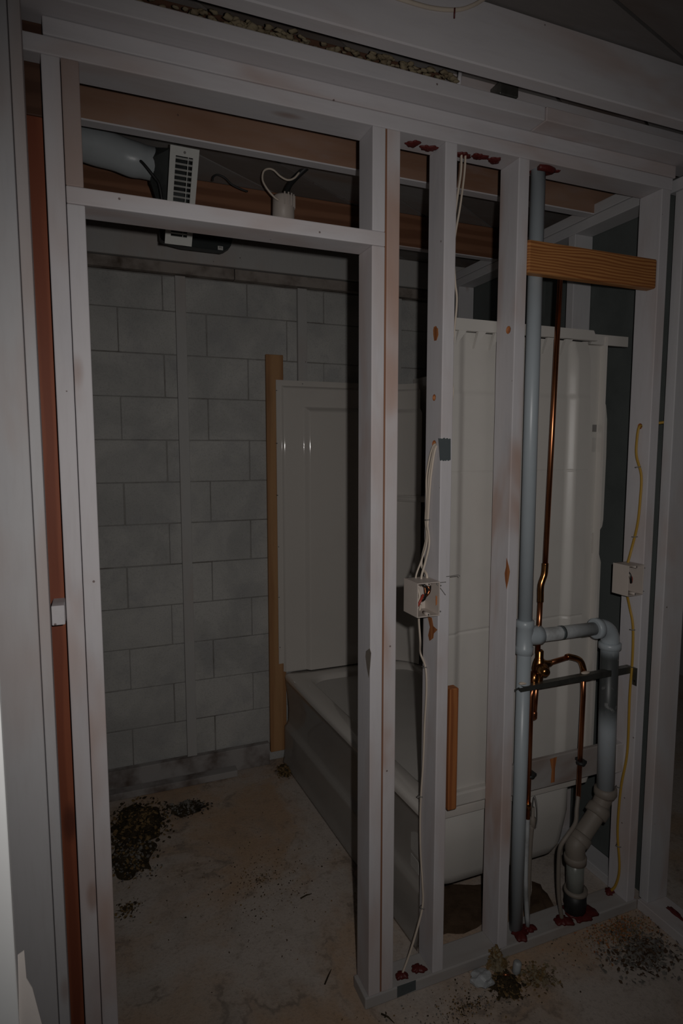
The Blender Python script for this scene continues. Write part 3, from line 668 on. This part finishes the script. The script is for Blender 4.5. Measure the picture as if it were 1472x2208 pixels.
# ------------------------------------------------------------------ electrical boxes and cables
def ebox(name, x0, x1, y0, y1, z0, z1, label, wires, side):
    t = thing(name, ((x0+x1)/2, (y0+y1)/2, z0), label, 'electrical box')
    th = .003; bm = new()
    box(bm, x0, x0+th, y0, y1, z0, z1, .0006); box(bm, x1-th, x1, y0, y1, z0, z1, .0006); box(bm, x0+th, x1-th, y1-th, y1, z0, z1)
    box(bm, x0+th, x1-th, y0, y1, z0, z0+th); box(bm, x0+th, x1-th, y0, y1, z1-th, z1)
    xm = (x0+x1)/2
    for zz in (z0+.0062, z1-.0062):
        lathe(bm, [(.0048, 0), (.0048, .03)], (xm, y0, zz), (0, 1, 0), 12)
    sh = obj('box_shell', bm, CREAM, t)
    for zz in (z0+.0062, z1-.0062):
        bm = new(); lathe(bm, [(.0022, 0), (.0022, .001)], (xm, y0-.0006, zz), (0, 1, 0), 10); obj('screw_hole', bm, WIRE_B, sh)
    for m, pts, r in wires:
        bm = new(); tube(bm, [(x0+(x1-x0)*a, y0+(y1-y0)*b, z0+(z1-z0)*c) for a, b, c in pts], r, 8, 6)
        obj('wire', bm, m, t, {'black_wire': 'black wire', 'red_wire': 'red wire', 'copper': 'bare copper wire'}.get(m.name))
    for zz, s in ((z0+.012, 1), (z1-.012, -1)):
        bm = new(); tube(bm, [(x1 if side > 0 else x0, y0+.004, zz), ((x1 if side > 0 else x0)+side*.003, y0-.001, zz)], .002, 6); obj('nail', bm, INK, t)
    return t
W1 = [(WIRE_B, [(.1, .6, .95), (.35, .15, .92), (.5, .12, .75), (.45, .2, .5), (.42, .3, .42)], .0032), (WIRE_B, [(.2, .5, .9), (.55, .12, .93), (.62, .14, .7), (.5, .3, .5)], .0032),
      (COPPER, [(.45, .3, .95), (.52, .08, .86), (.58, .06, .72), (.48, .15, .6), (.5, .3, .9)], .0022), (COPPER, [(.6, .2, .92), (.64, .10, .85), (.5, .10, .62)], .0020),
      (WIRE_R, [(.2, .6, .1), (.14, .2, .3), (.2, .12, .45), (.38, .2, .62)], .0036), (CABLE, [(.3, .6, .9), (.35, .4, .55), (.25, .5, .2)], .0032)]
sbx = ebox('switch_box', .842, .9165, -.012, .072, 1.190, 1.291, 'open cream plastic switch box with black, red and copper wires on the middle stud', W1, 1)
W2 = [(WIRE_B, [(.2, .6, .9), (.3, .2, .7), (.35, .15, .45), (.5, .3, .4)], .0032), (WIRE_R, [(.3, .6, .8), (.4, .2, .6), (.42, .2, .4)], .0032), (CABLE, [(.25, .5, .9), (.3, .2, .65), (.45, .2, .42)], .0032)]
obx = ebox('outlet_box', 1.652, 1.7225, -.006, .062, 1.178, 1.283, 'cream plastic outlet box on the corner stud along the yellow cable', W2, 1)
def cable(name, pts, label, mat=CABLE, r=.0042, staples=(), group=None, sub=7, flat=(1, .62)):
    P = [Vector(p) for p in pts]; base = min(P, key=lambda p: p.z)
    t = thing(name, base, label, 'cable', group or ('cream cables on the stud wall' if mat is CABLE else 'yellow cables on the corner stud'))
    bm = new(); tube(bm, P, r, 10, sub, flat); obj('jacket', bm, mat, t)
    for s in staples:
        c = Vector(s); bm = new(); tube(bm, [c+Vector((-.001, -.011, .001)), c+Vector((-r-.004, -.006, 0)), c+Vector((-r-.005, .005, -.001)), c+Vector((-.001, .011, -.003))], .0016, 6); obj('staple', bm, INK, t, 'rusty cable staple')
    return t
XA = X2-.005
def on(xs, x=XA): return [at(a, b, 'X', x) for a, b in xs]
hole = (X2+.012, .038, 1.690)
cable('electrical_cable', [hole, (X2-.003, .037, 1.684)]+on([(926, 985), (919, 1030), (919, 1080), (917, 1122)])+[(X2-.012, .052, 1.40), (X2-.024, .060, 1.345), (X2-.042, .060, 1.30), (X2-.046, .055, 1.27)], 'cream cable bending from the stud hole to the far back of the switch box', staples=[(XA, .056, 1.465)])
cable('electrical_cable', [hole, (X2-.004, .030, 1.680)]+on([(931, 988), (924, 1030), (922, 1080), (920, 1122)], XA-.003)+[(X2-.012, .038, 1.40), (X2-.022, .040, 1.345), (X2-.034, .042, 1.30), (X2-.036, .04, 1.27)], 'cream cable running between two others into the top of the switch box')
cable('electrical_cable', [hole, (X2-.004, .024, 1.678)]+on([(933, 992), (927, 1040), (923, 1100), (919, 1160), (908, 1215)], XA-.002)+[(X2-.012, .050, 1.30), (X2-.014, .048, 1.27)], 'cream cable lying flat on the stud above the switch box, nearest the wall')
cable('electrical_cable', [(X2-.030, .052, 1.21), (X2-.034, .055, 1.17), (X2-.028, .056, 1.10)]+on([(906, 1408), (917, 1440), (919, 1490), (915, 1560), (912, 1640), (906, 1740), (906, 1830), (910, 1900), (911, 1950)])+[(X2-.030, .045, .17), (X2-.062, .036, .10), (.826, .031, T)], 'cream cable running from under the switch box down to the bottom plate', r=.0046, staples=[at(917, 1437, 'X', XA), at(908, 1715, 'X', XA), at(912, 1955, 'X', XA)])
XR = X2+T+.008
cable('electrical_cable', [(.998, .046, ZS+.01), (.997, .045, 2.46), (.988, .050, 2.38), (.978, .058, 2.27), (XR, .06, 2.15), (XR, .06, 1.95)], 'upper cream cable dropping from the red sealant behind the middle stud, left strand', r=.0048)
cable('electrical_cable', [(1.012, .046, ZS+.01), (1.009, .045, 2.46), (.998, .046, 2.37), (.983, .052, 2.26), (.986, .048, 2.16), (.992, .046, 2.10), (.984, .05, 1.98), (.978, .05, 1.9), (.984, .046, 1.84), (.972, .05, 1.75)], 'upper cream cable dropping from the red sealant beside the middle stud, right strand', r=.0042)
XY = X4-.006
def ony(xs): return [at(a, b, 'X', XY) for a, b in xs]
cable('yellow_cable', [(X4+.02, .043, 1.752), (XY+.002, .043, 1.750)]+ony([(1372, 955), (1372, 985), (1382, 1025), (1380, 1075), (1374, 1130), (1362, 1180)])+[(1.70, .045, 1.275)], 'yellow cable hanging from the stud hole down to the outlet box', YELLOW, .0052, [at(1376, 1007, 'X', XY), at(1369, 1157, 'X', XY)])
cable('yellow_cable', [(1.70, .045, 1.185)]+ony([(1357, 1310), (1364, 1350), (1363, 1420), (1357, 1500), (1352, 1620), (1338, 1700), (1331, 1790), (1335, 1870), (1327, 1908)])+[(1.712, .066, T)], 'yellow cable running from the outlet box down to the bottom plate', YELLOW, .0052, [at(1364, 1357, 'X', XY), at(1334, 1695, 'X', XY), at(1334, 1823, 'X', XY)])
bm = new(); tube(bm, [(1.735+.03, .043, 1.752), (1.80, .02, 1.765), (1.86, -.04, 1.766)], .005, 8, 5); obj('yellow_cable', bm, YELLOW, None, 'short yellow cable crossing the dark gap right of the corner stud', 'cable')
for pts, lab in ([[(962, 1243), (972, 1242), (988, 1240), (991, 1243)], 'short dark wire scrap curling off the middle stud above the box'], [[(941, 1258), (950, 1256), (961, 1255)], 'thin straight wire sticking out beside the switch box corner'], [[(941, 1259), (952, 1272), (960, 1283)], 'thin slanting wire below the straight one beside the switch box']):
    bm = new(); tube(bm, [at(a, b, 'Y', -.006) for a, b in pts], .0011, 6, 4); obj('wire_scrap', bm, INK, None, lab, 'wire', 'wire scraps beside the switch box')

# ------------------------------------------------------------------ register, duct, socket and fan above the header
y0r, y1r = .53, .70
TL = at(364, 313, 'Y', y0r); TR = at(432, 320, 'Y', y0r); BL = at(357, 527, 'Y', y1r); BR = at(410, 527, 'Y', y1r)
c_t = (TL+TR)/2; c_b = (BL+BR)/2
ud = (c_b-c_t).normalized(); rd = ((TR-TL)+(BR-BL)).normalized(); rd = (rd-ud*rd.dot(ud)).normalized(); nd_ = rd.cross(ud)
if nd_.y > 0: nd_ = -nd_
hw = ((TR-TL).length+(BR-BL).length)/4; hl = (c_b-c_t).length/2; cc = (c_t+c_b)/2
reg = thing('air_register', cc, 'white louvred air register hanging tilted behind the door header', 'register')
def rp(u, v, n): return cc+rd*u+ud*v+nd_*n
def rbox(bm, u0, u1, v0, v1, n0, n1):
    vs = [bm.verts.new(rp(u, v, n)) for n in (n0, n1) for u, v in ((u0, v0), (u1, v0), (u1, v1), (u0, v1))]
    for f in ((0, 1, 2, 3), (4, 5, 6, 7), (0, 1, 5, 4), (1, 2, 6, 5), (2, 3, 7, 6), (3, 0, 4, 7)): bm.faces.new([vs[i] for i in f])
    bmesh.ops.recalc_face_normals(bm, faces=bm.faces)
iw = hw*.60; il = hl*.82
bm = new(); rbox(bm, -hw, -iw, -hl, hl, 0, .006); rbox(bm, iw, hw, -hl, hl, 0, .006); rbox(bm, -iw, iw, -hl, -il, 0, .006); rbox(bm, -iw, iw, il, hl, 0, .006)
bmesh.ops.remove_doubles(bm, verts=bm.verts, dist=1e-5); obj('frame', bm, WHITEP, reg)
bm = new(); rbox(bm, iw*.45, iw*.52, -il, il, -.004, .002); obj('louvre_bar', bm, WHITEP, reg)
nsl = 15
for k in range(nsl):
    v = -il+2*il*(k+.5)/nsl; bm = new()
    a = [rp(-iw, v-.0035, .004), rp(iw, v-.0035, .004), rp(iw, v+.0025, -.002), rp(-iw, v+.0025, -.002)]; prism(bm, a, nd_*-.0012-ud*.0006); obj('slat', bm, WHITEP, reg)
bm = new(); lathe(bm, [(.004, 0), (.003, .002)], rp(0, -hl*.9, .006), nd_, 10); obj('screw', bm, INK, reg)
boot = new()
rc1 = [rp(u, v, -.006) for u, v in ((-hw*.7, -il*1.05), (0, -il*1.05), (hw*.7, -il*1.05), (hw*.7, 0), (hw*.7, il*1.05), (0, il*1.05), (-hw*.7, il*1.05), (-hw*.7, 0))]
mid = [p-nd_*.05 for p in rc1]
ce_ = Vector((.205, .70, 2.615)); circ = []
for k, p in enumerate(mid):
    a = math.atan2((p-cc).dot(ud), (p-cc).dot(rd)); circ.append(ce_+Vector((0, math.cos(a)*.055, -math.sin(a)*.055)))
loft(boot, [rc1, mid, circ], False, False, False); bmesh.ops.solidify(boot, geom=boot.faces[:], thickness=.001); bmesh.ops.recalc_face_normals(boot, faces=boot.faces)
obj('duct_boot', boot, SHEETM, None, 'dull sheet metal duct boot joining the register and flexible duct', 'duct')
bm = new(); pts = smooth_pts([(.235, .70, 2.620), (.17, .69, 2.622), (.05, .66, 2.626), (-.12, .63, 2.630), (-.5, .60, 2.63)], 14)
R = [.046+.010*min(1, i/9)+.002*math.sin(i*.5) for i in range(len(pts))]; tube(bm, pts, R, 24)
for v in bm.verts: v.co += Vector((mnoise.noise(v.co*9), mnoise.noise(v.co*9+Vector((5, 5, 5))), mnoise.noise(v.co*9+Vector((9, 1, 3)))))*.010
obj('flexible_duct', bm, PLASTIC, None, 'pale plastic wrapped flexible duct in the joist bay above the door', 'duct')
bm = new(); tube(bm, [at(296, 344, 'Y', .66), at(308, 352, 'Y', .63), at(335, 385, 'Y', .63), at(343, 398, 'Y', .63), at(350, 436, 'Y', .64)], .005, 8, 4); obj('duct_strap', bm, BLACK, None, 'black strap trailing under the duct boot', 'strap')
sk = thing('junction_box', at(611, 470, 'Y', .72), 'round cream plastic junction box hanging beside the register', 'junction box')
sc = at(611, 447, 'Y', .72)
bm = new(); lathe(bm, [(.036, -.05), (.040, -.048), (.040, .030), (.037, .036), (.016, .038)], sc, (.02, 0, 1), 28); obj('body', bm, CREAM, sk)
for k in range(7):
    a = math.radians(-100+20*k); bm = new(); cx_ = sc+Vector((.0405*math.cos(a), .0405*math.sin(a), 0)); box(bm, cx_.x-.0025, cx_.x+.0025, cx_.y-.0025, cx_.y+.0025, sc.z-.004, sc.z+.040, .0008); obj('rib', bm, CREAM, sk)
bm = new(); tube(bm, [sc+Vector((.004, 0, .03)), at(622, 402, 'Y', .72), at(636, 384, 'Y', .72), at(655, 366, 'Y', .70), at(672, 352, 'Y', .69)], [.011]*25, 10, 6); obj('conduit', bm, BLACK, sk, 'black conduit stub')
lp = [(601, 432), (590, 424), (575, 406), (566, 388), (568, 370), (578, 364), (590, 367), (604, 380), (620, 388), (634, 384), (645, 372)]
bm = new(); tube(bm, [at(a, b, 'Y', .67) for a, b in lp], .0035, 8, 5); obj('loop_cable', bm, CABLE, None, 'thin cream cable looping above the round junction box', 'cable')
lp = [(458, 390), (460, 381), (470, 377), (485, 384), (500, 398), (520, 408), (534, 413)]
bm = new(); tube(bm, [at(a, b, 'Y', .80) for a, b in lp], .0035, 8, 5); obj('loop_cable', bm, BLACK, None, 'black cable curving across the joist bay right of the register', 'cable')
fb = thing('fan_housing', (.43, 1.25, 2.55), 'low black plastic housing under the joists behind the register', 'fan housing')
f0 = at(345, 506, 'Y', 1.2); f1 = at(497, 513, 'Y', 1.2); zb = at(480, 541, 'Y', 1.2).z
bm = new(); prism(bm, [(f0.x, 1.2, f0.z+.03), (f1.x+.012, 1.2, f0.z+.03), (f1.x, 1.2, zb+.022), (f1.x-.03, 1.2, zb), (f0.x+.09, 1.2, zb), (f0.x+.02, 1.2, zb+.010), (f0.x, 1.2, zb+.02)], (0, .05, 0)); bmesh.ops.bevel(bm, geom=bm.edges[:], offset=.004, segments=2, affect='EDGES'); obj('housing', bm, BLKPL, fb)
for xh in (f0.x+.04, f1.x-.05):
    bm = new(); box(bm, xh-.008, xh+.008, 1.222, 1.230, f0.z+.028, ZF-.0005); obj('hanger_bar', bm, STEEL, fb)
l0 = at(475, 535, 'Y', 1.198); bm = new(); box(bm, l0.x-.011, l0.x+.011, 1.197, 1.199, l0.z-.008, l0.z+.008); lb = obj('label_plate', bm, WHITEP, fb)
for dz, dx0, dx1 in ((.004, -.006, .006), (0.0, -.006, -.002), (.0, .001, .006)):
    bm = new(); box(bm, l0.x+dx0, l0.x+dx1, 1.1964, 1.1969, l0.z+dz-.0012, l0.z+dz+.0012); obj('print', bm, INK, lb)

# ------------------------------------------------------------------ floor debris
def pile(name, px, py, rx, ry, n, mats, label, h=.03, size=(.012, .03), seed=1, cat='debris', plane=('Z', 0)):
    rn = random.Random(seed); c = at(px, py, *plane); bm = new(); n = int(n*2.2); size = (size[0]*.55, size[1]*.62)
    if h > .018:
        M_ = 64; rings = []
        for f_ in (1, .8, .55, .3, .08):
            rings.append([bm.verts.new(c+Vector((math.cos(6.283*j/M_)*rx*.85*f_*(1+.5*mnoise.noise(Vector((math.cos(6.283*j/M_)*1.6, math.sin(6.283*j/M_)*1.6, seed)))), math.sin(6.283*j/M_)*ry*.85*f_*(1+.5*mnoise.noise(Vector((math.cos(6.283*j/M_)*1.6, math.sin(6.283*j/M_)*1.6, seed+7.3)))), h*(1-f_)*.8*(1+.6*mnoise.noise(Vector((j*.7, f_*5, seed))))))) for j in range(M_)])
        for a_, b_ in zip(rings, rings[1:]):
            for j in range(M_): bm.faces.new((a_[j], a_[(j+1) % M_], b_[(j+1) % M_], b_[j]))
        bm.faces.new(rings[-1])
    for i in range(n):
        a = rn.uniform(0, 6.283); q = min(1.25, abs(rn.gauss(0, .55))); p = c+Vector((math.cos(a)*rx*q, math.sin(a)*ry*q, 0))
        p.z = plane[1]+.002+h*max(0, 1-q)*rn.random()
        s = rn.uniform(*size); R_ = Matrix.Rotation(rn.uniform(0, 6.28), 3, 'Z') @ Matrix.Rotation(rn.uniform(-.7, .7), 3, 'X') @ Matrix.Rotation(rn.uniform(-.7, .7), 3, 'Y')
        k = rn.choice((4, 5, 6)); vs = []
        for j in range(k):
            t_ = 6.283*j/k; vs.append(bm.verts.new(p+R_ @ Vector((math.cos(t_)*s*rn.uniform(.5, 1), math.sin(t_)*s*rn.uniform(.3, .8), rn.uniform(0, s*.45)))))
        tip = bm.verts.new(p+R_ @ Vector((0, 0, s*.35))); mi = rn.randrange(len(mats))
        for j in range(k):
            f = bm.faces.new((vs[j], vs[(j+1) % k], tip)); f.material_index = mi
    for v in bm.verts: v.co.z = max(v.co.z, plane[1]+.0012)
    return obj(name, bm, mats, None, label, cat, 'debris on the floor', 'stuff')
pile('debris_pile', 300, 1778, .13, .17, 800, [LEAFD, LEAFD, LEAFB], 'dark leaf and insulation debris heaped on the floor by the left jamb', .045, (.010, .026), 1)
pile('debris_pile', 285, 1850, .10, .16, 380, [LEAFD, GREYD, LEAFB], 'grey and brown crumbs trailing nearer the left jamb', .02, (.008, .02), 2)
pile('debris_pile', 272, 1965, .06, .05, 70, [LEAFB, LEAFD], 'small tan crumb patch at the foot of the left jamb', .012, (.006, .016), 12)
pile('debris_pile', 405, 1745, .09, .06, 330, [LEAFD, GREYD], 'dark round clump of debris in the middle of the bathroom floor', .04, (.010, .022), 3)
pile('debris_pile', 300, 1665, .12, .05, 200, [LEAFD, GREYD, DIRT], 'dark dirt and crumbs along the base of the block wall', .03, (.008, .022), 4)
pile('debris_pile', 613, 1665, .045, .06, 170, [LEAFB, LEAFD], 'black and tan debris tuck at the far corner of the tub', .045, (.008, .02), 5)
pile('debris_pile', 1068, 2078, .04, .045, 200, [INSUL, LEAFB], 'tan insulation clump leaning on the bottom plate', .06, (.010, .022), 6)
pile('debris_pile', 1092, 2128, .05, .045, 210, [LEAFD, LEAFD, LEAFB], 'dark debris clump on the floor in front of the bottom plate', .045, (.008, .022), 7)
pile('debris_pile', 1160, 2110, .07, .05, 160, [LEAFB, INSUL], 'tan crumbs scattered right of the dark clump', .015, (.006, .018), 8)
pile('sawdust', 1340, 2010, .22, .11, 900, [ORNG, LEAFB, GREYD], 'orange brown sawdust spread along the bottom plate at right', .01, (.003, .009), 9)
pile('debris_pile', 1390, 2060, .14, .09, 420, [GREYD, DIRT, GREYD], 'grey flaky debris patch in the right foreground', .018, (.008, .020), 10)
pile('floor_crumbs', 1010, 2170, .40, .12, 300, [LEAFD, LEAFB, GREYD], 'small dark crumbs scattered over the foreground concrete', .004, (.003, .009), 11)
pile('floor_crumbs', 560, 1900, .40, .40, 260, [LEAFD, LEAFB, DIRT], 'small dark crumbs scattered over the bathroom concrete', .004, (.003, .009), 13)
# damp earth around the drain opening in the slab
def patch(name, px, z, mat, label, cat='earth'):
    rn = random.Random(len(label)); pts = []
    P = [at(x, y, 'Z', z) for x, y in px]
    for a, b in zip(P, P[1:]+P[:1]):
        for k in range(4): pts.append(a.lerp(b, k/4)+Vector((rn.uniform(-.006, .006), rn.uniform(-.006, .006), 0)))
    bm = new(); c = sum(pts, Vector())/len(pts)
    o_ = [bm.verts.new(p) for p in pts]; i_ = [bm.verts.new(c+(p-c)*.6+Vector((0, 0, rn.uniform(.004, .010)))) for p in pts]; m_ = bm.verts.new(c+Vector((0, 0, .008)))
    n = len(pts)
    for k in range(n):
        bm.faces.new((o_[k], o_[(k+1) % n], i_[(k+1) % n], i_[k])); bm.faces.new((i_[k], i_[(k+1) % n], m_))
    bmesh.ops.recalc_face_normals(bm, faces=bm.faces)
    for f in bm.faces: f.smooth = True
    return obj(name, bm, mat, None, label, cat, None, 'stuff')
patch('earth_patch', [(1146, 1900), (1165, 1906), (1193, 1952), (1180, 1972), (1142, 1972)], .0015, DIRT, 'dark brown earth showing at the slab opening behind the pipes')
patch('earth_patch', [(930, 1905), (1048, 1908), (1055, 1985), (1000, 2012), (930, 2018)], .0015, DIRT, 'brown dirt on the floor under the end of the tub')
# pieces among the foreground debris
bm = new(); lathe(bm, [(.010, 0), (.013, .003), (.013, .036), (.010, .040), (.006, .042)], at(1112, 2098, 'Z', .0), (.12, -.05, 1), 16); obj('pipe_cap', bm, PVCD, None, 'small white pipe cap standing in the debris by the plate', 'pipe cap')
bm = new(); q_ = bmesh.ops.create_icosphere(bm, subdivisions=3, radius=.03); c = at(1040, 2118, 'Z', .0)
for v in q_['verts']: v.co = Vector((v.co.x*1.25, v.co.y, v.co.z*.55))*(1+.5*mnoise.noise(v.co*55))+c+Vector((0, 0, .014))
obj('crumpled_plastic', bm, PVCD, None, 'crumpled greyish plastic scrap left of the dark clump', 'plastic scrap')
bm = new(); tube(bm, [at(1085, 2102, 'Z', .05), at(1097, 2102, 'Z', .05)], .003, 8); obj('copper_offcut', bm, COPPER, None, 'tiny shiny copper offcut lying on the clump', 'copper scrap')
for i, (a, b, lab) in enumerate([((1358, 2078), (1412, 2104), 'thin dark stick on the floor at the right foreground'), ((822, 2186), (850, 2206), 'thin dark stick on the floor below the jack stud'), ((648, 1937), (672, 1927), 'thin dark splinter on the bathroom floor near the tub'), ((700, 2122), (714, 2090), 'thin upright dark splinter on the floor by the jack stud')]):
    p, q_ = at(*a, 'Z', .004), at(*b, 'Z', .004); bm = new(); tube(bm, [p, p.lerp(q_, .5)+Vector((.002, .002, .002)), q_], [.0028, .0026, .001], 6); obj('splinter', bm, LEAFD, None, lab, 'stick', 'splinters on the floor')
